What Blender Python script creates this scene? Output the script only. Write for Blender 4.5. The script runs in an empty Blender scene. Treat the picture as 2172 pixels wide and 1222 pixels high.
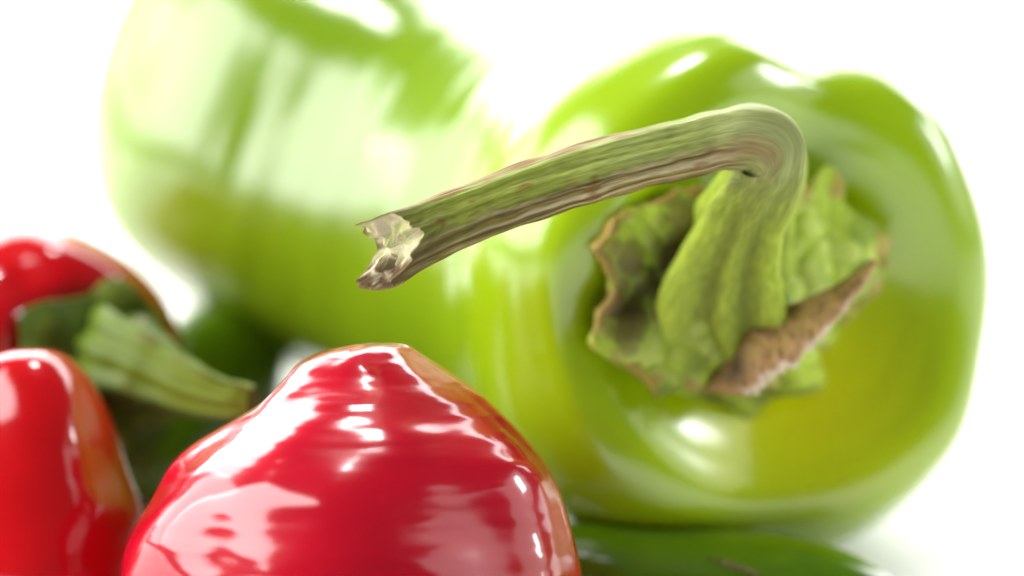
import bpy, math, random
import numpy as np
from mathutils import Vector, noise

sc = bpy.context.scene
CM = 0.01
rad = math.radians

# ------------------------------------------------------------------ camera
PITCH = rad(18.0)
CAM_Z = 20.6                       # cm above the table
K = 0.36                           # sensor width / focal length
FOCUS = 45.2
cam_d = bpy.data.cameras.new("camera")
cam = bpy.data.objects.new("camera", cam_d)
sc.collection.objects.link(cam)
cam.location = (0, 0, CAM_Z * CM)
cam.rotation_euler = (math.pi / 2 - PITCH, 0, 0)
cam_d.lens = 100
cam_d.sensor_width = 36
cam_d.clip_start = 0.01
cam_d.clip_end = 50
cam_d.dof.use_dof = True
cam_d.dof.focus_distance = FOCUS * CM
cam_d.dof.aperture_fstop = 4.5
sc.camera = cam

# ------------------------------------------------------------------ world, view, lamps
world = bpy.data.worlds.new("World")
sc.world = world
world.use_nodes = True
bg = world.node_tree.nodes["Background"]
bg.inputs[0].default_value = (1.0, 1.0, 1.0, 1)
bg.inputs[1].default_value = 0.08
sc.view_settings.view_transform = 'Standard'
sc.view_settings.look = 'None'
sc.view_settings.exposure = 0.3
sc.view_settings.gamma = 1


def area(name, loc, target, w, h, power, col=(1, 1, 1)):
    d = bpy.data.lights.new(name, 'AREA')
    d.shape = 'RECTANGLE'
    d.size, d.size_y = w, h
    d.energy = power
    d.color = col
    o = bpy.data.objects.new(name, d)
    sc.collection.objects.link(o)
    o.location = loc
    v = Vector(target) - Vector(loc)
    o.rotation_euler = v.to_track_quat('-Z', 'Y').to_euler()
    return o


area("overhead_lamp", (-0.02, 0.80, 1.0), (0, 0.54, 0.03), 0.13, 0.13, 2.6)
area("back_softbox", (0.1, 1.55, 0.62), (0, 0.6, 0), 2.4, 0.8, 36.0)
area("left_softbox", (-0.70, 0.33, 0.54), (0, 0.55, 0.04), 0.64, 1.0, 13.5)
area("side_softbox", (-0.92, 0.86, 0.38), (0, 0.57, 0.04), 0.65, 0.62, 5.5)
area("right_softbox", (0.78, 0.40, 0.32), (0.0, 0.48, 0.03), 0.55, 0.50, 1.1)
area("right_lamp", (0.80, 0.50, 0.36), (0.03, 0.52, 0.03), 0.09, 0.30, 2.2)

# ------------------------------------------------------------------ helpers
FWD = np.array([0, math.cos(PITCH), -math.sin(PITCH)])
UP = np.array([0, math.sin(PITCH), math.cos(PITCH)])
RIGHT = np.array([1.0, 0, 0])
CAMP = np.array([0, 0, CAM_Z])


def at(px, py, d):
    """point (cm) seen at photograph pixel px, py, d cm in front of the lens"""
    return CAMP + FWD * d + RIGHT * ((px - 1086) / 2172 * K * d) + UP * ((611 - py) / 2172 * K * d)


def px2cm(p, d):
    return p / 2172 * K * d


def unit(v):
    v = np.asarray(v, float)
    return v / np.linalg.norm(v)


def interp(xs, ys, x):
    """smooth (monotone-ish cubic) interpolation, ys may be vectors"""
    xs = np.asarray(xs, float)
    ys = np.asarray(ys, float)
    one = ys.ndim == 1
    if one:
        ys = ys[:, None]
    x = np.clip(np.asarray(x, float), xs[0], xs[-1])
    h = np.diff(xs)
    dl = np.diff(ys, axis=0) / h[:, None]
    m = np.zeros_like(ys)
    m[1:-1] = (dl[:-1] * h[1:, None] + dl[1:] * h[:-1, None]) / (h[1:] + h[:-1])[:, None]
    m[0], m[-1] = dl[0], dl[-1]
    i = np.clip(np.searchsorted(xs, x, side='right') - 1, 0, len(xs) - 2)
    t = ((x - xs[i]) / h[i])[:, None]
    hh = h[i][:, None]
    r = ((2 * t**3 - 3 * t**2 + 1) * ys[i] + (t**3 - 2 * t**2 + t) * hh * m[i]
         + (-2 * t**3 + 3 * t**2) * ys[i + 1] + (t**3 - t**2) * hh * m[i + 1])
    return r[:, 0] if one else r


def ang_interp(degs, vals, phi):
    """periodic smooth interpolation over an angle in radians"""
    o = np.argsort(degs)
    d = np.asarray(degs, float)[o]
    v = np.asarray(vals, float)[o]
    d3 = np.concatenate([d - 360, d, d + 360])
    v3 = np.concatenate([v, v, v])
    return interp(d3, v3, np.degrees(phi) % 360 if True else phi)


def sstep(a, b, x):
    t = np.clip((x - a) / (b - a), 0, 1)
    return t * t * (3 - 2 * t)


def crease(phi, deg, width):
    d = (np.degrees(phi) - deg + 180) % 360 - 180
    return np.exp(-(d / width) ** 2)


ALB = 0.42          # pigments below are written as seen in the bright picture; this is their true reflectance


def grid_mesh(name, P, mat, attrs=None, close_v=True, cap0=False, cap1=False, parent=None, cols=None, sharp=False):
    """P: (nu, nv, 3) in cm"""
    nu, nv, _ = P.shape
    verts = (P.reshape(-1, 3) * CM)
    faces = []
    jv = nv if close_v else nv - 1
    idx = np.arange(nu * nv).reshape(nu, nv)
    a = idx[:-1, :jv]
    b = idx[1:, :jv]
    c = np.roll(idx, -1, axis=1)[1:, :jv]
    d = np.roll(idx, -1, axis=1)[:-1, :jv]
    faces = np.stack([a, b, c, d], -1).reshape(-1, 4).tolist()
    if cap0:
        faces.append(idx[0].tolist())
    if cap1:
        faces.append(idx[-1][::-1].tolist())
    me = bpy.data.meshes.new(name)
    me.from_pydata(verts.tolist(), [], faces)
    me.update()
    me.polygons.foreach_set("use_smooth", [not sharp] * len(me.polygons))
    for k, arr in (attrs or {}).items():
        arr = np.asarray(arr, np.float32)
        if arr.ndim == 3:
            at_ = me.attributes.new(k, 'FLOAT_VECTOR', 'POINT')
            at_.data.foreach_set("vector", arr.reshape(-1))
        else:
            at_ = me.attributes.new(k, 'FLOAT', 'POINT')
            at_.data.foreach_set("value", arr.reshape(-1))
    if cols is not None:
        ca = me.color_attributes.new("tint", 'FLOAT_COLOR', 'POINT')
        c4 = np.ones((nu * nv, 4), np.float32)
        c4[:, :3] = cols.reshape(-1, 3) * ALB
        ca.data.foreach_set("color", c4.reshape(-1))
    # consistent outward normals
    import bmesh
    bm = bmesh.new()
    bm.from_mesh(me)
    bmesh.ops.recalc_face_normals(bm, faces=bm.faces)
    bm.to_mesh(me)
    bm.free()
    me.materials.append(mat)
    o = bpy.data.objects.new(name, me)
    sc.collection.objects.link(o)
    if parent is not None:
        o.parent = parent
        o.matrix_parent_inverse = parent.matrix_world.inverted()
        bpy.context.view_layer.update()
    return o


def thing(name, label, cat, base, group=None):
    o = bpy.data.objects.new(name, None)
    o.empty_display_size = 0.02
    sc.collection.objects.link(o)
    o.location = tuple(np.asarray(base) * CM)
    o['label'] = label
    o['category'] = cat
    if group:
        o['group'] = group
    bpy.context.view_layer.update()
    return o


def tag(o, label, cat, group=None):
    o['label'] = label
    o['category'] = cat
    if group:
        o['group'] = group


def nz(p, seed=0.0):
    return noise.noise(Vector((p[0] + seed, p[1] - seed * 1.7, p[2] + seed * 0.6)))


def noise_grid(V, seed=0.0, octaves=1):
    """V (...,3) -> perlin noise"""
    sh = V.shape[:-1]
    F = V.reshape(-1, 3)
    off = Vector((seed, -seed * 1.7, seed * 0.6))
    out = np.empty(len(F))
    for i, p in enumerate(F.tolist()):
        out[i] = noise.noise(Vector(p) + off) if octaves == 1 else noise.fractal(Vector(p) + off, 0.8, 2.0, octaves)
    return out.reshape(sh)


# ------------------------------------------------------------------ materials
def new_mat(name):
    m = bpy.data.materials.new(name)
    m.use_nodes = True
    nt = m.node_tree
    return m, nt, nt.nodes["Principled BSDF"]


def skin_mat(name, base, second, blush_glow, ripple=0.5, ripple_scale=(1.2, 1.2, 2.6), ripple_dist=0.0006, rough=0.22, sss=0.25,
             coat=1.0, coat_rough=0.09, speck=0.0, mottle=1.2, dents=(0.0, 1.0), coat_ior=1.5, pale=None, sss_scale=0.004):
    m, nt, b = new_mat(name)
    L = nt.links.new
    a = nt.nodes.new("ShaderNodeAttribute")
    a.attribute_name = "skin"
    # mottled pigment
    n1 = nt.nodes.new("ShaderNodeTexNoise")
    n1.inputs["Scale"].default_value = mottle
    n1.inputs["Detail"].default_value = 4
    L(a.outputs["Vector"], n1.inputs["Vector"])
    r1 = nt.nodes.new("ShaderNodeMapRange")
    r1.inputs[1].default_value = 0.35
    r1.inputs[2].default_value = 0.7
    L(n1.outputs[0], r1.inputs[0])
    mx = nt.nodes.new("ShaderNodeMix")
    mx.data_type = 'RGBA'
    mx.inputs[6].default_value = (*base, 1)
    mx.inputs[7].default_value = (*second, 1)
    L(r1.outputs[0], mx.inputs[0])
    # stem end painted paler and yellower, standing in for stronger light and glow
    ap = nt.nodes.new("ShaderNodeAttribute")
    ap.attribute_name = "pale"
    mpale = nt.nodes.new("ShaderNodeMix")
    mpale.data_type = 'RGBA'
    L(ap.outputs["Fac"], mpale.inputs[0])
    L(mx.outputs[2], mpale.inputs[6])
    mpale.inputs[7].default_value = (*(pale or base), 1)
    mx = mpale
    # ripening patch; on the green bell, yellow painted for light through the flesh
    ab = nt.nodes.new("ShaderNodeAttribute")
    ab.attribute_name = "blush_glow"
    mb = nt.nodes.new("ShaderNodeMix")
    mb.data_type = 'RGBA'
    L(ab.outputs["Fac"], mb.inputs[0])
    L(mx.outputs[2], mb.inputs[6])
    mb.inputs[7].default_value = (*blush_glow, 1)
    col = mb.outputs[2]
    if speck > 0:
        geo = nt.nodes.new("ShaderNodeTexCoord")
        vo = nt.nodes.new("ShaderNodeTexNoise")
        vo.inputs["Scale"].default_value = 900
        vo.inputs["Detail"].default_value = 2
        L(geo.outputs["Object"], vo.inputs["Vector"])
        rs = nt.nodes.new("ShaderNodeMapRange")
        rs.inputs[1].default_value = 0.62
        rs.inputs[2].default_value = 0.8
        rs.inputs[4].default_value = speck
        L(vo.outputs[0], rs.inputs[0])
        ms = nt.nodes.new("ShaderNodeMix")
        ms.data_type = 'RGBA'
        L(rs.outputs[0], ms.inputs[0])
        L(col, ms.inputs[6])
        ms.inputs[7].default_value = (min(1, base[0] * 1.5 + .05), min(1, base[1] * 1.5 + .03), base[2] + .03, 1)
        col = ms.outputs[2]
    L(col, b.inputs["Base Color"])
    b.inputs["Roughness"].default_value = rough
    b.inputs["Subsurface Weight"].default_value = sss
    b.inputs["Subsurface Radius"].default_value = (1.0, 0.8, 0.2) if base[1] > base[0] else (1.0, 0.25, 0.15)
    b.inputs["Subsurface Scale"].default_value = sss_scale
    b.inputs["Coat Weight"].default_value = coat
    b.inputs["Coat Roughness"].default_value = coat_rough
    b.inputs["Coat IOR"].default_value = coat_ior
    b.inputs["Specular IOR Level"].default_value = 0.08
    # ripples across the fruit: the wavy skin of a pepper
    mp = nt.nodes.new("ShaderNodeMapping")
    mp.inputs["Scale"].default_value = ripple_scale
    L(a.outputs["Vector"], mp.inputs["Vector"])
    n2 = nt.nodes.new("ShaderNodeTexNoise")
    n2.inputs["Scale"].default_value = 1.0
    n2.inputs["Detail"].default_value = 0.6
    n2.inputs["Roughness"].default_value = 0.45
    L(mp.outputs[0], n2.inputs["Vector"])
    bp = nt.nodes.new("ShaderNodeBump")
    bp.inputs["Strength"].default_value = ripple
    bp.inputs["Distance"].default_value = ripple_dist
    # broader dents
    mp2 = nt.nodes.new("ShaderNodeMapping")
    mp2.inputs["Scale"].default_value = (1.6, 1.6, dents[1])
    L(a.outputs["Vector"], mp2.inputs["Vector"])
    n3 = nt.nodes.new("ShaderNodeTexNoise")
    n3.inputs["Scale"].default_value = 1.0
    n3.inputs["Detail"].default_value = 0.3
    L(mp2.outputs[0], n3.inputs["Vector"])
    mu = nt.nodes.new("ShaderNodeMath")
    mu.operation = 'MULTIPLY_ADD'
    mu.inputs[1].default_value = dents[0]
    L(n3.outputs[0], mu.inputs[0])
    L(n2.outputs[0], mu.inputs[2])
    L(mu.outputs[0], bp.inputs["Height"])
    L(bp.outputs[0], b.inputs["Normal"])
    L(bp.outputs[0], b.inputs["Coat Normal"])
    return m


def tint_mat(name, rough=0.6, sss=0.1, fine=0.3, scale=2500, spec=0.15, stretch=None):
    m, nt, b = new_mat(name)
    L = nt.links.new
    a = nt.nodes.new("ShaderNodeAttribute")
    a.attribute_name = "tint"
    L(a.outputs["Color"], b.inputs["Base Color"])
    b.inputs["Roughness"].default_value = rough
    b.inputs["Specular IOR Level"].default_value = spec
    b.inputs["Subsurface Weight"].default_value = sss
    b.inputs["Subsurface Radius"].default_value = (1, 0.8, 0.3)
    b.inputs["Subsurface Scale"].default_value = 0.0015
    if stretch:
        s = nt.nodes.new("ShaderNodeAttribute")
        s.attribute_name = "skin"
        mp = nt.nodes.new("ShaderNodeMapping")
        mp.inputs["Scale"].default_value = stretch
        L(s.outputs["Vector"], mp.inputs["Vector"])
        src = mp.outputs[0]
        sca = 1.0
    else:
        tc = nt.nodes.new("ShaderNodeTexCoord")
        src = tc.outputs["Object"]
        sca = scale
    n = nt.nodes.new("ShaderNodeTexNoise")
    n.inputs["Scale"].default_value = sca
    n.inputs["Detail"].default_value = 8
    L(src, n.inputs["Vector"])
    bp = nt.nodes.new("ShaderNodeBump")
    bp.inputs["Strength"].default_value = fine
    bp.inputs["Distance"].default_value = 0.0004
    L(n.outputs[0], bp.inputs["Height"])
    L(bp.outputs[0], b.inputs["Normal"])
    return m


LIGHT_GREEN = (0.17, 0.29, 0.005)
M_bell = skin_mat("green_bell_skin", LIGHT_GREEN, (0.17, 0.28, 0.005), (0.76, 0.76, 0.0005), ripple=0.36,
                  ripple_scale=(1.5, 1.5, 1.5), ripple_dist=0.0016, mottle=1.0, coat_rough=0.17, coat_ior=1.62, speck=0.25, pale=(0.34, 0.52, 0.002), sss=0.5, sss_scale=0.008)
M_red = skin_mat("red_skin", (0.36, 0.0005, 0.010), (0.43, 0.0008, 0.014), (0.36, 0.07, 0.006), ripple=0.6,
                 ripple_scale=(2.2, 2.2, 3.4), ripple_dist=0.00042, rough=0.25, coat_rough=0.12, speck=0.2, dents=(3.6, 1.3), coat_ior=1.62)
M_red_l = skin_mat("red_skin_smooth", (0.40, 0.0006, 0.003), (0.47, 0.001, 0.005), (0.26, 0.05, 0.003), ripple=0.3,
                   ripple_scale=(1.2, 1.2, 0.6), ripple_dist=0.0008, rough=0.25, coat_ior=1.6)
M_dark = skin_mat("dark_green_skin", (0.06, 0.14, 0.001), (0.08, 0.165, 0.0015), (0.08, 0.11, 0.01), ripple=0.35,
                  ripple_scale=(2, 2, 0.8), ripple_dist=0.0006, rough=0.3, sss=0.1, coat_rough=0.16)
M_stem = tint_mat("woody_stem", rough=0.55, fine=0.5, stretch=(9, 9, 0.8))
M_pith = tint_mat("torn_pith", rough=0.8, fine=0.6, scale=3500)
M_calyx = tint_mat("leafy_calyx", rough=0.42, fine=0.6, scale=900, sss=0.15)
M_green_stem = tint_mat("fresh_stem", rough=0.4, fine=0.35, stretch=(6, 6, 0.8))

m, nt, b = new_mat("white_paper")
b.inputs["Base Color"].default_value = (0.93, 0.93, 0.935, 1)
b.inputs["Roughness"].default_value = 0.7
M_white = m

# ------------------------------------------------------------------ setting: a white paper sweep
prof = [(-60, 0), (0, 0), (190, 0)]
for k in range(1, 13):
    t = rad(90 * k / 12)
    prof.append((190 + 40 * math.sin(t), 40 - 40 * math.cos(t)))
prof.append((230, 200))
xs = np.linspace(-220, 220, 9)
P = np.array([[[x, y, z] for x in xs] for y, z in prof], float)
sweep = grid_mesh("backdrop", P, M_white, close_v=False)
sweep['kind'] = 'structure'


# ------------------------------------------------------------------ fruit builder
def fruit_surface(spine_pts, up, prof_s, prof_r, prof_h, R, nu=220, nv=288, hmod=None):
    pass


TAU = 2 * math.pi
NV = 320
PHI = np.arange(NV) / NV * TAU


def frames(C, e2hint):
    T = np.gradient(C, axis=0)
    T /= np.linalg.norm(T, axis=1)[:, None]
    e2 = e2hint[None, :] - (T @ e2hint)[:, None] * T
    e2 /= np.linalg.norm(e2, axis=1)[:, None]
    e1 = np.cross(T, e2)
    return T, e1, e2


def bell_shape(name, knots, capf, R_front, R_back, mat, parent, nu_cap=110, nu_body=170, creases=(), blush_glow=None,
               shoulder=0.8, up=UP, wob=0.05, seed=1.0, rear=(), dip=(), pale=()):
    """knots: list of (centre(3), radius) from the widest ring backwards; capf: stem end profile
    [(rho fraction, height above the widest ring)] from the centre of the hollow outwards"""
    Cs = np.array([k[0] for k in knots])
    rs = np.array([k[1] for k in knots])
    ln = np.concatenate([[0], np.cumsum(np.linalg.norm(np.diff(Cs, axis=0), axis=1))])
    # dense rings crowd at the far end so it rounds off
    q = np.linspace(0, 1, nu_body)
    q = 1 - (1 - q) ** 1.6
    ss = q * ln[-1]
    C = interp(ln, Cs, ss)
    # radius as squared interpolation so that the end closes like a dome
    r = np.sqrt(np.clip(interp(ln, rs**2, ss), 0, None))
    r[-1] = 0.001
    dense = interp(ln, Cs, np.linspace(0, ln[-1], 400))
    Td, E1, E2 = frames(dense, up)
    sd = np.linspace(0, ln[-1], 400)
    T = np.stack([np.interp(ss, sd, Td[:, k]) for k in range(3)], -1)
    e1 = np.stack([np.interp(ss, sd, E1[:, k]) for k in range(3)], -1)
    e2 = np.stack([np.interp(ss, sd, E2[:, k]) for k in range(3)], -1)
    a = -T[0]
    Rf, Rb = R_front(PHI), R_back(PHI)
    w = (ss / ln[-1])[:, None]
    ws = np.clip(w * 1.5, 0, 1)
    ws = ws * ws * (3 - 2 * ws)
    Rm = Rf[None] * (1 - ws) + Rb[None] * ws
    rr = r[:, None] * Rm
    # creases fade along the body
    for deg, wid, dep, hd in creases:
        rr = rr * (1 - dep * crease(PHI, deg, wid)[None] * (1 - 0.6 * w))
    for d_ in dip:
        rr = rr * (1 - d_[2] * np.exp(-((ss - d_[0]) / d_[1]) ** 2)[:, None] * crease(PHI, d_[3], d_[4])[None])
    for deg, wid, dep in rear:
        rr = rr * (1 - dep * crease(PHI, deg, wid)[None] * sstep(0.35, 0.7, w))
    cs, sn = np.cos(PHI)[None, :, None], np.sin(PHI)[None, :, None]
    dirv = e1[:, None] * cs + e2[:, None] * sn
    body = C[:, None] + rr[..., None] * dirv
    # stem-end cap
    cr = np.array([c[0] for c in capf])
    ch = np.array([c[1] for c in capf])
    tt = np.concatenate([[0], np.cumsum(np.hypot(np.diff(cr), np.diff(ch / rs[0])))])
    q = np.linspace(0, tt[-1], nu_cap)[:-1]
    rho = interp(tt, cr, q)
    hh = interp(tt, ch, q)
    rcap = rho[:, None] * rs[0] * Rf[None]
    hcap = np.repeat(hh[:, None], NV, 1)
    sh = np.exp(-((rho - 0.66) / 0.24) ** 2)[:, None]
    out = np.clip((rho - 0.25) / 0.5, 0, 1)[:, None]
    for deg, wid, dep, hd in creases:
        c_ = crease(PHI, deg, wid)[None]
        wide = crease(PHI, deg, wid * 1.3)[None]
        rcap = rcap * (1 - dep * c_ * out)
        hcap = hcap - hd * wide * sh
    d0 = e1[0][None, None] * cs + e2[0][None, None] * sn
    cap = C[0][None, None] + rcap[..., None] * d0 + a[None, None] * hcap[..., None]
    P = np.concatenate([cap, body], 0)
    axial = np.concatenate([hcap * -1.0, np.repeat(ss[:, None], NV, 1)], 0)
    skin = np.stack([np.broadcast_to(np.cos(PHI), axial.shape), np.broadcast_to(np.sin(PHI), axial.shape), axial], -1)
    # gentle organic unevenness
    n = noise_grid(P[::4, ::4] * 0.45, seed)
    n = np.repeat(np.repeat(n, 4, 0), 4, 1)[:P.shape[0], :P.shape[1]]
    for _ in range(6):
        n = (n + np.roll(n, 1, 1) + np.roll(n, -1, 1)) / 3
        n[1:-1] = (n[:-2] + n[1:-1] + n[2:]) / 3
    dirs = np.concatenate([np.broadcast_to(d0, cap.shape) * 0.6 + a * 0.5, dirv], 0)
    fade = np.concatenate([np.clip(rho / 0.2, 0, 1), np.clip((1 - q[-1] * 0) * np.minimum(1, r / (0.3 * rs[0])), 0, 1)])
    P = P + dirs * (n * wob * rs[0] * 0.5 * fade[:, None])[..., None]
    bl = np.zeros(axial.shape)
    if blush_glow:
        for (c, rd, amt) in blush_glow:
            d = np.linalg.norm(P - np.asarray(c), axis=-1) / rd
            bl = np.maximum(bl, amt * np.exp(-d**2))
    # ease the join between shoulder and side
    j = cap.shape[0]
    for _ in range(60):
        P[j - 9:j + 7] = P[j - 9:j + 7] * 0.5 + 0.25 * (P[j - 10:j + 6] + P[j - 8:j + 8])
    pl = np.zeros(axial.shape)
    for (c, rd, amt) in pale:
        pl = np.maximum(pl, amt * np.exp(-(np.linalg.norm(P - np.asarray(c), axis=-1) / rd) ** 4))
    o = grid_mesh(name, P, mat, attrs={"skin": skin, "blush_glow": bl, "pale": pl}, cap0=True, cap1=True, parent=parent)
    return o, dict(C=C[0], a=a, e1=e1[0], e2=e2[0], R=rs[0], P=P)


# =================================================================== the big green bell pepper
kn = [(at(1555, 600, 51.0), 4.58), (at(1495, 592, 52.1), 4.5), (at(1350, 568, 53.6), 4.28), (at(1180, 530, 54.9), 4.12),
      (at(1020, 482, 56.0), 4.12), (at(870, 430, 56.9), 4.22), (at(745, 380, 57.6), 4.35), (at(635, 335, 58.2), 4.4),
      (at(545, 292, 58.8), 4.2), (at(465, 250, 59.3), 3.72), (at(398, 215, 59.7), 3.0), (at(352, 192, 60.0), 2.05), (at(328, 180, 60.2), 1.1), (at(320, 177, 60.3), 0.0)]
cap = [(0, 1.2), (0.2, 1.25), (0.35, 1.45), (0.47, 1.8), (0.58, 2.15), (0.70, 2.38), (0.80, 2.25), (0.895, 1.7), (0.965, 0.9), (1.0, 0.0)]
Rf = lambda p: ang_interp([0, 30, 45, 60, 77, 102, 120, 150, 180, 210, 235, 256, 270, 287, 312, 323, 344],
                          [1.075, 1.06, 1.085, 1.085, 1.04, 1.10, 1.10, 1.13, 1.17, 1.18, 1.19, 1.18, 1.15, 1.14, 1.15, 1.15, 1.10], p)
Rb = lambda p: 1.0 + 0.035 * np.cos(4 * (p - rad(212))) - 0.07 * crease(p, 222, 30)
bell = thing("green_bell_pepper", "large light green bell pepper with a dry bent stem pointing left across its front",
             "bell pepper", at(1350, 900, 53))
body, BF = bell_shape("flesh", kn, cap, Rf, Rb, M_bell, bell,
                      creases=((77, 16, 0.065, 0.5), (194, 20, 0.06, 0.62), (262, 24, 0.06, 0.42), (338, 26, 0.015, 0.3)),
                      blush_glow=((at(1720, 800, 49.4), 1.9, 0.9), (at(1560, 960, 49.0), 0.9, 0.4)), pale=((at(1600, 640, 48.6), 5.0, 1.0),), seed=3.0,
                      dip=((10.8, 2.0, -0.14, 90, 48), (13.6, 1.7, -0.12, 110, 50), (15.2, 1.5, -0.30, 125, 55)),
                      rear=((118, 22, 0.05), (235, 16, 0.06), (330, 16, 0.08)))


# ---- bent woody stem
def stem_tube(name, pts, radii, mat, parent, ridge, ridges, color, nu=300, nv=120, seed=0., endoff=None, noise_amp=0.02, view=None):
    Cs = np.array(pts)
    ln = np.concatenate([[0], np.cumsum(np.linalg.norm(np.diff(Cs, axis=0), axis=1))])
    ss = np.linspace(0, ln[-1], nu)
    C = interp(ln, Cs, ss)
    r = interp(ln, np.array(radii), ss)
    phi = np.arange(nv) / nv * TAU
    T = np.gradient(C, axis=0)
    T /= np.linalg.norm(T, axis=1)[:, None]
    view = -FWD if view is None else view
    e2 = view[None] - (T @ view)[:, None] * T
    e2 /= np.linalg.norm(e2, axis=1)[:, None]
    e1 = np.cross(T, e2)
    u = ss / ln[-1]
    cyl = np.stack([np.broadcast_to(np.cos(phi), (nu, nv)), np.broadcast_to(np.sin(phi), (nu, nv)),
                    np.repeat(ss[:, None], nv, 1)], -1)
    rr = r[:, None] * (1 + ridge(u)[:, None] * ridges(phi, u))
    n1 = noise_grid(cyl * np.array([3.2, 3.2, 0.35]), seed)
    n2 = noise_grid(cyl * np.array([8, 8, 0.7]), seed + 5)
    n3 = noise_grid(cyl * np.array([1.2, 1.2, 2.2]), seed + 9)
    kn_ = np.exp(-((u - 0.46) / 0.08) ** 2)[:, None]
    rr = rr + noise_amp * ((1 - 0.7 * kn_) * (n1 * 1.4 + n2 * 0.6) + (1 + 1.6 * kn_) * n3 * 1.2)
    P = C[:, None] + rr[..., None] * (e2[:, None] * np.cos(phi)[None, :, None] + e1[:, None] * np.sin(phi)[None, :, None])
    if endoff is not None:
        w = np.clip((u - 0.80) / 0.20, 0, 1)[:, None] ** 1.5
        P = P + T[:, None] * (endoff(phi)[None] * w)[..., None]
    cols = color(phi, u, cyl, n1, n2, n3)
    o = grid_mesh(name, P, mat, attrs={"skin": cyl}, parent=parent, cols=cols)
    return o, P, T, ss


def mixc(a, b, t):
    return a * (1 - t[..., None]) + np.asarray(b) * t[..., None]


spx = [(1538, 715, 50.0, 200), (1538, 705, 49.7, 185), (1539, 680, 49.3, 168), (1541, 620, 48.7, 150), (1562, 530, 48.1, 118), (1594, 450, 47.4, 94),
       (1622, 390, 46.9, 86), (1632, 340, 46.5, 80),
       (1620, 302, 46.2, 78), (1582, 290, 46.0, 72), (1540, 294, 45.95, 66), (1470, 310, 45.9, 64), (1380, 332, 45.8, 64), (1250, 366, 45.7, 65), (1120, 408, 45.55, 65), (1000, 452, 45.4, 64), (920, 484, 45.3, 66),
       (860, 512, 45.2, 72), (815, 532, 45.1, 78)]
spts = [at(a, b_, c) for a, b_, c, _ in spx]
srad = [px2cm(r_, c) for _, _, c, r_ in spx]


def s_ridges(phi, u):
    v = np.zeros((len(u), len(phi)))
    for deg, wd, am in ((-52, 20, 1.0), (48, 17, 0.8), (118, 20, .7), (190, 22, .8), (250, 20, .8), (0, 13, .35)):
        v += am * crease(phi, deg, wd)[None]
    return v - 0.45


def s_color(phi, u, cyl, n1, n2, n3):
    U = np.broadcast_to(u[:, None], n1.shape)
    deg = np.broadcast_to(((np.degrees(phi) + 180) % 360 - 180)[None], n1.shape)
    sage = np.array([0.52, 0.62, 0.11])
    olive = np.array([0.27, 0.30, 0.035])
    lime = np.array([0.44, 0.58, 0.06])
    pale = np.array([0.66, 0.72, 0.34])
    tan = np.array([0.52, 0.34, 0.10])
    rust = np.array([0.46, 0.24, 0.045])
    cream = np.array([0.90, 0.78, 0.46])
    dark = np.array([0.085, 0.06, 0.03])
    c = np.broadcast_to(sage, n1.shape + (3,)).copy()
    # lower, greener foot
    foot = 1 - sstep(0.26, 0.44, U)
    c = mixc(c, lime * 1.7, foot * 0.85)
    rv = np.clip(s_ridges(phi, u) + 0.45, 0, 1)
    c = mixc(c, lime * 2.2, foot * rv * 0.85)
    c = mixc(c, np.array([0.24, 0.25, 0.04]), foot * (1 - rv) ** 3 * 0.8)  # shading painted in: ridges lightened, valleys darkened to bring out the relief
    c = mixc(c, np.array([0.34, 0.40, 0.08]), foot * sstep(0.0, 0.35, n1) * 0.4)
    # pale waxy elbow
    elbow = np.exp(-((U - 0.47) / 0.075) ** 2)
    c = mixc(c, pale, elbow * (0.55 + 0.3 * n3))
    c = mixc(c, np.array([0.56, 0.66, 0.20]), np.exp(-((U - 0.60) / 0.10) ** 2) * (0.55 + 0.5 * n3))
    # olive towards the tip
    arm = sstep(0.5, 0.56, U)
    c = mixc(c, olive * 1.25, sstep(0.68, 0.9, U) * (0.5 + 0.6 * n1))
    c = mixc(c, lime * 0.8, sstep(0.62, 0.8, U) * sstep(0.05, 0.4, n1) * 0.5)
    # under side: dry straw coloured fibres with dark splits
    under = sstep(-8, -24, deg + n3 * 14) * sstep(0.46, 0.52, U)
    c = mixc(c, tan, under * 0.75)
    fib = np.sin(np.radians(deg) * 17 + n3 * 0.7 + n1 * 3.0)
    c = mixc(c, cream, under * sstep(0.25, 0.8, fib) * 0.8)
    c = mixc(c, dark, under * sstep(-0.45, -0.9, fib) * 0.75)
    c = mixc(c, olive * 0.8, under * sstep(0.7, 0.95, U) * 0.4)
    # rusty upper edge
    top = sstep(48, 66, deg + n3 * 18) * sstep(0.56, 0.66, U)
    c = mixc(c, tan, top * 0.8)
    c = mixc(c, rust, top * sstep(0.0, 0.35, n3 + 0.4 * n2) * 0.9)
    # scattered brown flecks and fine dark lines
    c = mixc(c, rust * 0.8, sstep(0.32, 0.5, n3 * 0.8 + n2 * 0.5) * arm * 0.7)
    c = mixc(c, dark, sstep(0.42, 0.62, n2 * 0.7 + n1 * 0.6) * arm * 0.7)
    # dark weathered end
    tip = sstep(0.9, 1.0, U + 0.04 * n3)
    c = mixc(c, np.array([0.16, 0.12, 0.04]), tip * (0.45 + 0.5 * sstep(0, -60, deg)))
    # rusty patch under the elbow
    pt = np.exp(-((U - 0.47) / 0.05) ** 2 - ((deg + 25) / 22) ** 2)
    c = mixc(c, np.array([0.62, 0.40, 0.17]), pt * 0.8)
    n4 = noise_grid(cyl * np.array([22, 22, 5]), 31.)
    n5 = noise_grid(cyl * np.array([14, 14, 0.45]), 41.)
    c = c * (1 + 0.35 * n4 + 0.45 * n5 * (1 - 0.85 * foot) * (1 - 0.85 * elbow))[..., None]
    return np.clip(c, 0.02, 1.4)


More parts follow.
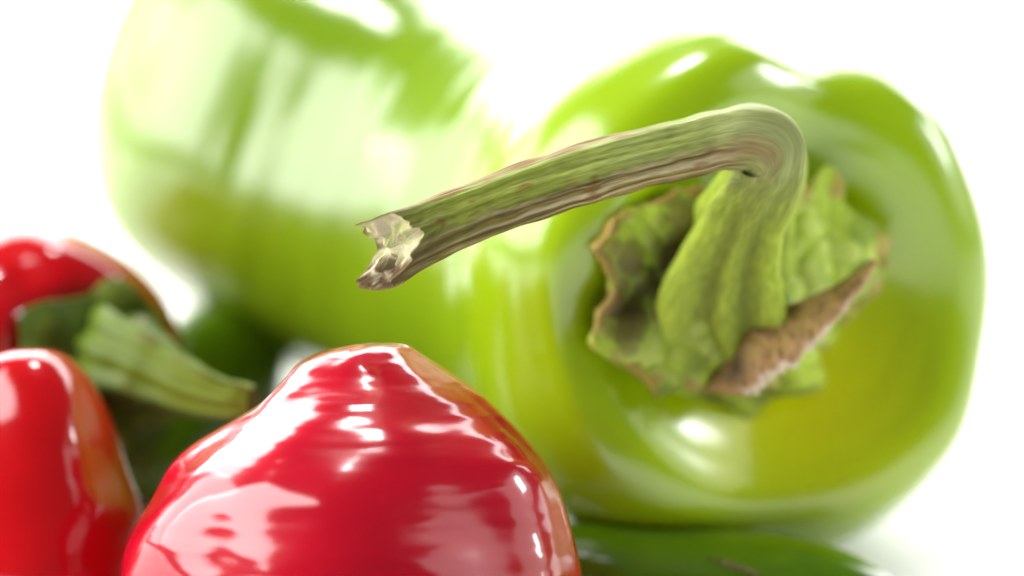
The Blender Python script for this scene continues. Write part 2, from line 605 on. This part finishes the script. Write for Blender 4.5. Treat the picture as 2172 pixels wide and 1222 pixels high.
def s_end(phi):
    d = np.degrees(phi) % 360
    base = ang_interp([0, 40, 75, 95, 130, 180, 212, 245, 270, 290, 312, 335], [-0.48, -0.34, 0.08, 0.20, 0.05, 0.12, 0.5, 0.30, -0.12, 0.25, 0.10, -0.3], phi)
    jag = np.array([noise.noise(Vector((math.cos(t) * 2.5, math.sin(t) * 2.5, 3.3))) for t in phi]) * 0.16
    jag += np.array([noise.noise(Vector((math.cos(t) * 8, math.sin(t) * 8, 7.3))) for t in phi]) * 0.07
    return base + jag


stem, SP, ST, _ = stem_tube("stem", spts, srad, M_stem, bell, lambda u: np.interp(u, [0, .2, .4, .5, 1], [.45, .55, .28, .10, .09]),
                            s_ridges, s_color, seed=2.0, endoff=s_end, noise_amp=0.028, nu=420, nv=160)
# torn pale inside of the broken tip
rim = SP[-1]
cen = rim.mean(0) - ST[-1] * 0.12
k = 14
rows = []
for i in range(k):
    t = i / (k - 1)
    row = rim * (1 - t) + cen * t
    n_ = np.array([noise.noise(Vector((p * 5).tolist())) for p in row])
    row = row - ST[-1][None] * (0.10 * math.sin(t * 3.1) * 0.8) + ST[-1][None] * (n_ * 0.12 * (t > 0))[:, None]
    rows.append(row)
PT = np.array(rows)
nn = noise_grid(PT * 5.0, 4.0)
PT[1:] = PT[1:] + ST[-1] * (0.10 * noise_grid(PT[1:] * 7.0, 14.0))[..., None]
pc = np.broadcast_to(np.array([1.25, 1.15, 0.75]), PT.shape).copy()
pc = mixc(pc, np.array([0.85, 0.95, 0.30]), sstep(0.0, 0.3, nn) * 0.7)
low = sstep(0.02, -0.35, (PT - cen) @ UP)
pc = mixc(pc, np.array([0.22, 0.13, 0.06]), low * sstep(-0.25, 0.2, nn + 0.15))
pc[0] = np.array([0.45, 0.30, 0.12])
grid_mesh("cut_end", PT, M_pith, cap1=True, parent=stem, cols=pc)

# ---- calyx: leafy collar round the foot of the stem
def loc(px, py, h):
    """where the ray through a pixel meets the plane h above the widest ring, in the pepper's own axes"""
    o = CAMP
    d = at(px, py, 1.0) - CAMP
    c = BF['C'] + BF['a'] * h
    t = ((c - o) @ BF['a']) / (d @ BF['a'])
    q = o + d * t - c
    return q @ BF['e1'], q @ BF['e2']


CH = 1.9
out_px = [(1860, 560), (1835, 485), (1770, 430), (1735, 350), (1690, 400), (1600, 390), (1500, 395), (1420, 400), (1370, 425), (1300, 440),
          (1235, 520), (1285, 590), (1260, 650), (1240, 725), (1300, 775), (1345, 800), (1382, 838), (1420, 800), (1500, 828), (1580, 832),
          (1640, 790), (1700, 760), (1760, 690), (1815, 620)]
cx, cy = loc(1550, 640, CH)
an, ra = [], []
for p in out_px:
    x_, y_ = loc(p[0], p[1], CH)
    an.append(math.degrees(math.atan2(y_ - cy, x_ - cx)) % 360)
    ra.append(math.hypot(x_ - cx, y_ - cy))
NC = 300
ph = np.arange(NC) / NC * TAU
o_ = np.argsort(an)
an_, ra_ = np.array(an)[o_], np.array(ra)[o_]
Rc = np.interp(np.degrees(ph), np.concatenate([an_ - 360, an_, an_ + 360]), np.tile(ra_, 3))
jag = np.array([noise.noise(Vector((math.cos(t) * 9, math.sin(t) * 9, 1.0))) for t in ph]) * 0.11
Rc = Rc + jag
rho = np.linspace(0.3, 1, 60)
r0 = 0.55
X = np.empty((60, NC, 3))
for i, q_ in enumerate(rho):
    rr_ = r0 + (Rc - r0) * (q_ - 0.3) / 0.7
    f = (q_ - 0.3) / 0.7
    h_ = 2.42 - 0.42 * f + 0.20 * f**2
    X[i] = (BF['C'] + BF['a'] * 0)[None] + (cx + rr_ * np.cos(ph))[:, None] * BF['e1'] + (cy + rr_ * np.sin(ph))[:, None] * BF['e2'] \
        + (h_ * np.ones(NC))[:, None] * BF['a']
nA = noise_grid(X * 1.6, 2.0)
nB = noise_grid(X * 4.5, 6.0)
X = X + BF['a'][None, None] * (0.20 * nA + 0.06 * nB)[..., None]
F = np.broadcast_to(((rho - 0.3) / 0.7)[:, None], nA.shape)
D = np.broadcast_to(np.degrees(ph)[None], nA.shape)
cc = np.broadcast_to(np.array([0.34, 0.46, 0.05]), X.shape).copy()
cc = mixc(cc, np.array([0.16, 0.25, 0.03]), sstep(0.0, 0.4, nA) * 0.8)
cc = mixc(cc, np.array([0.52, 0.60, 0.16]), sstep(0.1, 0.4, nB) * 0.5)
brown = np.clip(crease(ph, 120, 40) * 0.9 + crease(ph, 185, 35) + crease(ph, 272, 30) * 0.6, 0, 1)[None] * np.ones_like(nA)
cc = mixc(cc, np.array([0.12, 0.08, 0.022]), np.clip(brown * sstep(-0.05, 0.3, nA + 0.5 * nB) * sstep(0.15, 0.4, F), 0, 1) * 0.75)
cc = mixc(cc, np.array([0.30, 0.19, 0.05]), sstep(0.93, 1.03, F + 0.2 * nB) * 0.8)
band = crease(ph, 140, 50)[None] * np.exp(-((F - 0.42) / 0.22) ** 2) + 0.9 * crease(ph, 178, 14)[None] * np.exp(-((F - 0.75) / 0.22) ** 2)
cc = mixc(cc, np.array([0.035, 0.024, 0.008]), np.clip(1.25 * band * (1.0 + 0.8 * nB), 0, 1) * 0.9)  # shade in the crevices beside the stem, painted in with the brown
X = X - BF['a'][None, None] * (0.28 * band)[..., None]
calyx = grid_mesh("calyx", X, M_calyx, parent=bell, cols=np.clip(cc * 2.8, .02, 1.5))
sol = calyx.modifiers.new("thickness", 'SOLIDIFY')
sol.thickness = 0.0022
sol.offset = -1

# ---- the dried brown sepal curling out at the lower right
inner = [(1500, 800, 48.6), (1545, 745, 48.35), (1575, 690, 48.2), (1640, 660, 48.1), (1740, 620, 48.0), (1800, 585, 47.95), (1848, 548, 47.9)]
outer = [(1490, 826, 48.5), (1560, 838, 48.0), (1610, 826, 47.75), (1680, 775, 47.55), (1755, 705, 47.5), (1815, 630, 47.6), (1862, 562, 47.8)]
nu_, nv_ = 26, 160
ti = np.linspace(0, 1, 7)
tv = np.linspace(0, 1, nv_)
I_ = interp(ti, np.array([at(*p) for p in inner]), tv)
O_ = interp(ti, np.array([at(*p) for p in outer]), tv)
jg = np.array([noise.noise(Vector((t * 22, 0.3, 0))) * 0.6 + noise.noise(Vector((t * 60, 4.3, 0))) * 0.35 for t in tv])
SPp = np.empty((nu_, nv_, 3))
for i in range(nu_):
    t = i / (nu_ - 1)
    SPp[i] = I_ * (1 - t) + O_ * t + (O_ - I_) * (0.09 * jg * t)[:, None] - FWD[None] * (0.16 * math.sin(t * math.pi))
nS = noise_grid(SPp * np.array([2.5, 2.5, 5]), 8.0)
nT = noise_grid(SPp * 9.0, 3.0)
SPp = SPp - FWD[None, None] * (0.10 * nS + 0.05 * nT)[..., None]
tt_ = np.broadcast_to(np.linspace(0, 1, nu_)[:, None], nS.shape)
vv_ = np.broadcast_to(tv[None], nS.shape)
sc_ = np.broadcast_to(np.array([0.44, 0.29, 0.09]), SPp.shape).copy()
sc_ = mixc(sc_, np.array([0.24, 0.14, 0.05]), sstep(0.0, 0.35, nS + 0.4 * nT) * 0.8)
sc_ = mixc(sc_, np.array([0.50, 0.30, 0.14]), sstep(0.55, 0.8, tt_ + 0.3 * nT) * 0.8)
sc_ = mixc(sc_, np.array([0.74, 0.62, 0.44]), sstep(0.80, 0.9, tt_ + 0.25 * nS) * sstep(0.15, 0.3, vv_) * (1 - sstep(.72, .85, vv_)))
sc_ = mixc(sc_, np.array([0.05, 0.035, 0.02]), np.exp(-((vv_ - 0.2) / 0.10) ** 2 - ((tt_ - 0.45) / 0.4) ** 2) * 0.9)
sc_ = mixc(sc_, np.array([0.10, 0.09, 0.03]), sstep(0.22, 0.0, tt_) * sstep(0.6, 0.9, vv_))
sepal = grid_mesh("sepal", SPp, M_calyx, parent=calyx, close_v=False, cols=np.clip(sc_ * 2.0, .02, 1.9))
sepal['label'] = "dry curled brown sepal with a pale torn edge"
sol = sepal.modifiers.new("thickness", 'SOLIDIFY')
sol.thickness = 0.0010

# =================================================================== upright fruit described by its outline rings
def ring_fruit(name, rings, d, mat, parent, lobes, tilt=(0, 0), depth=0.95, seed=0., wob=0.03, blush_glow=None, nu=230, skinphase=0.0, dshift=None):
    """rings: (height px, left px, right px) from the top down"""
    A = np.array(rings, float)
    cen = np.array([at((l + r) / 2, y, d + (dshift(y) if dshift else 0)) for y, l, r in rings])
    hw = np.array([px2cm((r - l) / 2, d) for y, l, r in rings])
    ln = np.concatenate([[0], np.cumsum(np.hypot(np.linalg.norm(np.diff(cen, axis=0), axis=1), np.diff(hw)))])
    s = np.linspace(0, ln[-1], nu)
    C = interp(ln, cen, s)
    R = np.clip(interp(ln, hw, s), 0.001, None)
    L_ = lobes(PHI)
    amt = np.clip(s / (0.25 * ln[-1]), 0.15, 1)[:, None]
    rr = R[:, None] * (1 + L_[None] * amt)
    fx = RIGHT[None, None] * np.cos(PHI)[None, :, None]
    fy = -FWD[None, None] * np.sin(PHI)[None, :, None] * depth
    P = C[:, None] + rr[..., None] * (fx + fy)
    n = noise_grid(P[::3, ::4] * 0.7, seed)
    n = np.repeat(np.repeat(n, 3, 0), 4, 1)[:P.shape[0], :P.shape[1]]
    for _ in range(5):
        n = (n + np.roll(n, 1, 1) + np.roll(n, -1, 1)) / 3
        n[1:-1] = (n[:-2] + n[1:-1] + n[2:]) / 3
    P = P + (fx + fy) * (n * wob * R.max() * np.minimum(1, R / (0.3 * R.max()))[:, None])[..., None]
    ax = np.repeat(s[:, None], NV, 1)
    skin = np.stack([np.broadcast_to(np.cos(PHI), ax.shape), np.broadcast_to(np.sin(PHI), ax.shape), ax], -1)
    bl = np.zeros(ax.shape)
    if blush_glow:
        for (c, rd, amt_) in blush_glow:
            dd = np.linalg.norm((P - np.asarray(c)) / np.asarray(rd), axis=-1)
            bl = np.maximum(bl, amt_ * np.exp(-dd**2))
    return grid_mesh(name, P, mat, attrs={"skin": skin, "blush_glow": bl}, cap0=True, cap1=True, parent=parent)


def lobefn(*cr):
    def f(p):
        v = np.zeros_like(p)
        for deg, wid, dep in cr:
            v = v - dep * crease(p, deg, wid)
        return v
    return f


# ---- red pepper in the middle foreground
red_rings = [(728, 800, 812), (732, 745, 865), (745, 690, 888), (765, 650, 915), (800, 612, 962), (850, 545, 1035), (900, 468, 1095),
             (950, 402, 1140), (1000, 352, 1175), (1100, 297, 1214), (1222, 272, 1230), (1330, 285, 1222), (1420, 350, 1150), (1480, 470, 1030), (1500, 600, 880), (1502, 735, 740)]
red = ring_fruit("red_pepper", red_rings, 46.0, M_red, None, lobefn((60, 22, .06), (128, 14, .05), (200, 20, .05), (300, 25, .05), (20, 7, .02)),
                 seed=4.0, wob=0.06, blush_glow=((at(1170, 1235, 45.2), (0.5, 1.5, 1.2), 0.6),))
tag(red, "glossy wrinkled red pepper in the middle foreground, no stem in sight", "red pepper", "red peppers")

# ---- red pepper in the lower left corner
rl_rings = [(740, 60, 80), (744, 20, 118), (758, -20, 150), (790, -60, 184), (850, -110, 217), (920, -150, 245), (1000, -180, 270), (1080, -195, 298),
            (1160, -195, 306), (1240, -170, 300), (1310, -110, 230), (1350, -40, 150), (1358, 50, 60)]
redl = ring_fruit("red_pepper", rl_rings, 48.4, M_red_l, None, lobefn((100, 22, .05), (30, 14, .03), (200, 25, .05), (300, 25, .05)),
                  seed=14.0, wob=0.04, blush_glow=((at(275, 940, 48.0), (0.34, 1.2, 1.5), 0.85),))
tag(redl, "red pepper in the bottom left corner with an orange right side", "red pepper", "red peppers")

# ---- red pepper at the far left with green stem
redu = thing("red_pepper", "red pepper at the left edge with a thick green stem pointing right", "red pepper", at(60, 1080, 53), "red peppers")
knu = [(at(95, 785, 52.0), 2.66), (at(60, 794, 52.8), 2.75), (at(-20, 810, 54.0), 2.62), (at(-110, 830, 55.3), 1.9), (at(-170, 840, 56.0), 1.0), (at(-190, 843, 56.3), 0)]
capu = [(0, 1.2), (0.2, 1.25), (0.38, 1.5), (0.55, 1.62), (0.72, 1.45), (0.87, 0.98), (0.96, 0.5), (1.0, 0.0)]
_, UF = bell_shape("flesh", knu, capu, lambda p: 1 + 0.03 * np.cos(3 * p) - 0.2 * crease(p, -42, 38), lambda p: np.ones_like(p), M_red_l, redu,
                   creases=((120, 14, 0.05, 0.3), (235, 14, 0.05, 0.3), (350, 14, 0.04, 0.2)), seed=21.0,
                   blush_glow=((at(345, 720, 51.0), (0.8), 0.9),))


def fresh_color(phi, u, cyl, n1, n2, n3):
    c = np.broadcast_to(np.array([0.24, 0.36, 0.03]), n1.shape + (3,)).copy()
    U = np.broadcast_to(u[:, None], n1.shape)
    c = mixc(c, np.array([0.42, 0.56, 0.05]), sstep(0.3, 0.8, U) * 0.8)
    c = mixc(c, np.array([0.09, 0.16, 0.012]), sstep(0.0, 0.4, n1) * 0.8)
    c = mixc(c, np.array([0.30, 0.22, 0.05]), sstep(0.3, 0.5, n3) * 0.5)
    return np.clip(c, .01, .9)


ust = [(222, 738, 51.2, 70), (232, 744, 50.8, 84), (250, 756, 50.3, 92), (290, 775, 49.8, 82), (350, 805, 49.4, 68), (410, 832, 49.1, 56), (470, 848, 48.9, 44), (520, 852, 48.8, 36), (535, 853, 48.75, 30)]
ustem, UP_, UT_, _ = stem_tube("stem", [at(a, b_, c) for a, b_, c, _ in ust], [px2cm(r_, c) for _, _, c, r_ in ust], M_green_stem, redu,
                               lambda u: np.interp(u, [0, 1], [.40, .30]), s_ridges, fresh_color, seed=6.0, noise_amp=0.032, nu=160, nv=80)
rows = [UP_[-1] * (1 - t) + UP_[-1].mean(0) * t for t in np.linspace(0, 1, 5)]
PT = np.array(rows)
grid_mesh("cut_end", PT, M_pith, cap1=True, parent=ustem, cols=np.broadcast_to(np.array([0.30, 0.30, 0.10]), PT.shape).copy())

# its calyx: a domed cap hugging the shoulder
NC2 = 160
ph = np.arange(NC2) / NC2 * TAU
Rk = 1.55 + 0.16 * np.cos(5 * ph + 0.6) + np.array([noise.noise(Vector((math.cos(t) * 3, math.sin(t) * 3, 5))) for t in ph]) * 0.15
ccx, ccy = 0.38, -0.25
X = np.empty((30, NC2, 3))
for i in range(30):
    f = i / 29
    rr_ = 0.3 + (Rk - 0.3) * f
    h_ = 1.95 - 0.22 * f**2
    X[i] = UF['C'][None] + (ccx + rr_ * np.cos(ph))[:, None] * UF['e1'] + (ccy + rr_ * np.sin(ph))[:, None] * UF['e2'] + h_ * UF['a'][None]
nA = noise_grid(X * 1.8, 12.0)
X = X + UF['a'][None, None] * (0.12 * nA)[..., None]
cc = np.broadcast_to(np.array([0.13, 0.22, 0.02]), X.shape).copy()
cc = mixc(cc, np.array([0.32, 0.42, 0.05]), sstep(0.0, 0.35, nA) * 0.8)
ucal = grid_mesh("calyx", X, M_calyx, parent=redu, cols=cc)
sol = ucal.modifiers.new("thickness", 'SOLIDIFY')
sol.thickness = 0.0015
sol.offset = -1

# =================================================================== dark green peppers
def pod(name, pts, radii, mat, parent=None, seed=0., nu=140, squash=0.0, wob=0.03):
    Cs = np.array(pts)
    ln = np.concatenate([[0], np.cumsum(np.linalg.norm(np.diff(Cs, axis=0), axis=1))])
    q = np.linspace(0, 1, nu)
    q = 0.5 - 0.5 * np.cos(q * math.pi)
    ss = q * ln[-1]
    C = interp(ln, Cs, ss)
    r = np.sqrt(np.clip(interp(ln, np.array(radii) ** 2, ss), 1e-6, None))
    T, e1, e2 = frames(C, np.array([0, 0, 1.0]))
    P = C[:, None] + (r[:, None] * (1 + 0.025 * np.cos(3 * PHI + seed)[None]))[..., None] * (
        e1[:, None] * np.cos(PHI)[None, :, None] + e2[:, None] * np.sin(PHI)[None, :, None])
    n = noise_grid(P[::4, ::8] * 0.8, seed)
    n = np.repeat(np.repeat(n, 4, 0), 8, 1)[:P.shape[0], :P.shape[1]]
    for _ in range(10):
        n = (n + np.roll(n, 1, 1) + np.roll(n, -1, 1)) / 3
        n[1:-1] = (n[:-2] + n[1:-1] + n[2:]) / 3
    P = P + (P - C[:, None]) * (n * wob * 2)[..., None]
    ax = np.repeat(ss[:, None], NV, 1)
    skin = np.stack([np.broadcast_to(np.cos(PHI), ax.shape), np.broadcast_to(np.sin(PHI), ax.shape), ax], -1)
    return grid_mesh(name, P, mat, attrs={"skin": skin, "blush_glow": np.zeros(ax.shape)}, cap0=True, cap1=True, parent=parent), P


px_ = [(1085, 1230, 49.7, 0), (1105, 1230, 49.6, 80), (1170, 1228, 49.4, 112), (1260, 1228, 49.2, 120), (1400, 1234, 49.0, 122), (1540, 1248, 48.8, 126), (1680, 1265, 48.6, 125),
       (1800, 1288, 48.4, 110), (1885, 1306, 48.3, 84), (1945, 1318, 48.2, 45), (1968, 1323, 48.2, 0)]
chl = thing("green_chili_pepper", "dark green pepper with a tan scar lying below the big light green bell pepper", "green chili", at(1500, 1380, 47.4), "dark green peppers")
pod_o, PP = pod("flesh", [at(a, b_, c) for a, b_, c, _ in px_], [px2cm(r_, c) for _, _, c, r_ in px_], M_dark, chl, seed=5.0)
# the tan scar: a small ridge of corky skin
flat = PP.reshape(-1, 3)
rel = flat - CAMP
dep = rel @ FWD
u_ = (rel @ RIGHT) / dep / K * 2172 + 1086
v_ = 611 - (rel @ UP) / dep / K * 2172
path = [(1505, 1180), (1530, 1190), (1560, 1200), (1590, 1212), (1615, 1220)]
pp = []
for a, b_ in path:
    k_ = np.argmin((u_ - a) ** 2 + (v_ - b_) ** 2 + 1e5 * (dep > 48.75))
    pp.append(flat[k_])
pp = np.array(pp)
C = interp(np.arange(5.0), pp, np.linspace(0, 4, 40))
w_ = np.sin(np.linspace(0.05, 3.09, 40)) * 0.085 + 0.01
nrm = unit(UP * 0.8 - FWD * 0.5)
T, e1, e2 = frames(C, nrm)
ph = np.arange(14) / 14 * TAU
PS = C[:, None] + w_[:, None, None] * (e1[:, None] * np.cos(ph)[None, :, None] + 0.35 * e2[:, None] * np.sin(ph)[None, :, None])
nS = noise_grid(PS * 14, 2.0)
PS = PS + nS[..., None] * 0.03 * (PS - C[:, None]) / 0.05
cs_ = mixc(np.broadcast_to(np.array([0.42, 0.36, 0.13]), PS.shape).copy(), np.array([0.16, 0.20, 0.03]), sstep(0.0, 0.3, nS))
grid_mesh("scar", PS, M_pith, cap0=True, cap1=True, parent=chl, cols=cs_)

px2 = [(282, 1045, 53.0, 0), (288, 1028, 53.1, 58), (318, 955, 53.9, 112), (370, 860, 55.2, 142), (430, 815, 56.0, 146), (480, 775, 56.8, 138), (515, 745, 57.4, 105), (535, 728, 57.8, 0)]
ch2, _ = pod("green_chili_pepper", [at(a, b_, c) for a, b_, c, _ in px2], [px2cm(r_, c) for _, _, c, r_ in px2], M_dark, None, seed=9.0)
tag(ch2, "dark green pepper half hidden behind the green stem of the left red pepper", "green chili", "dark green peppers")
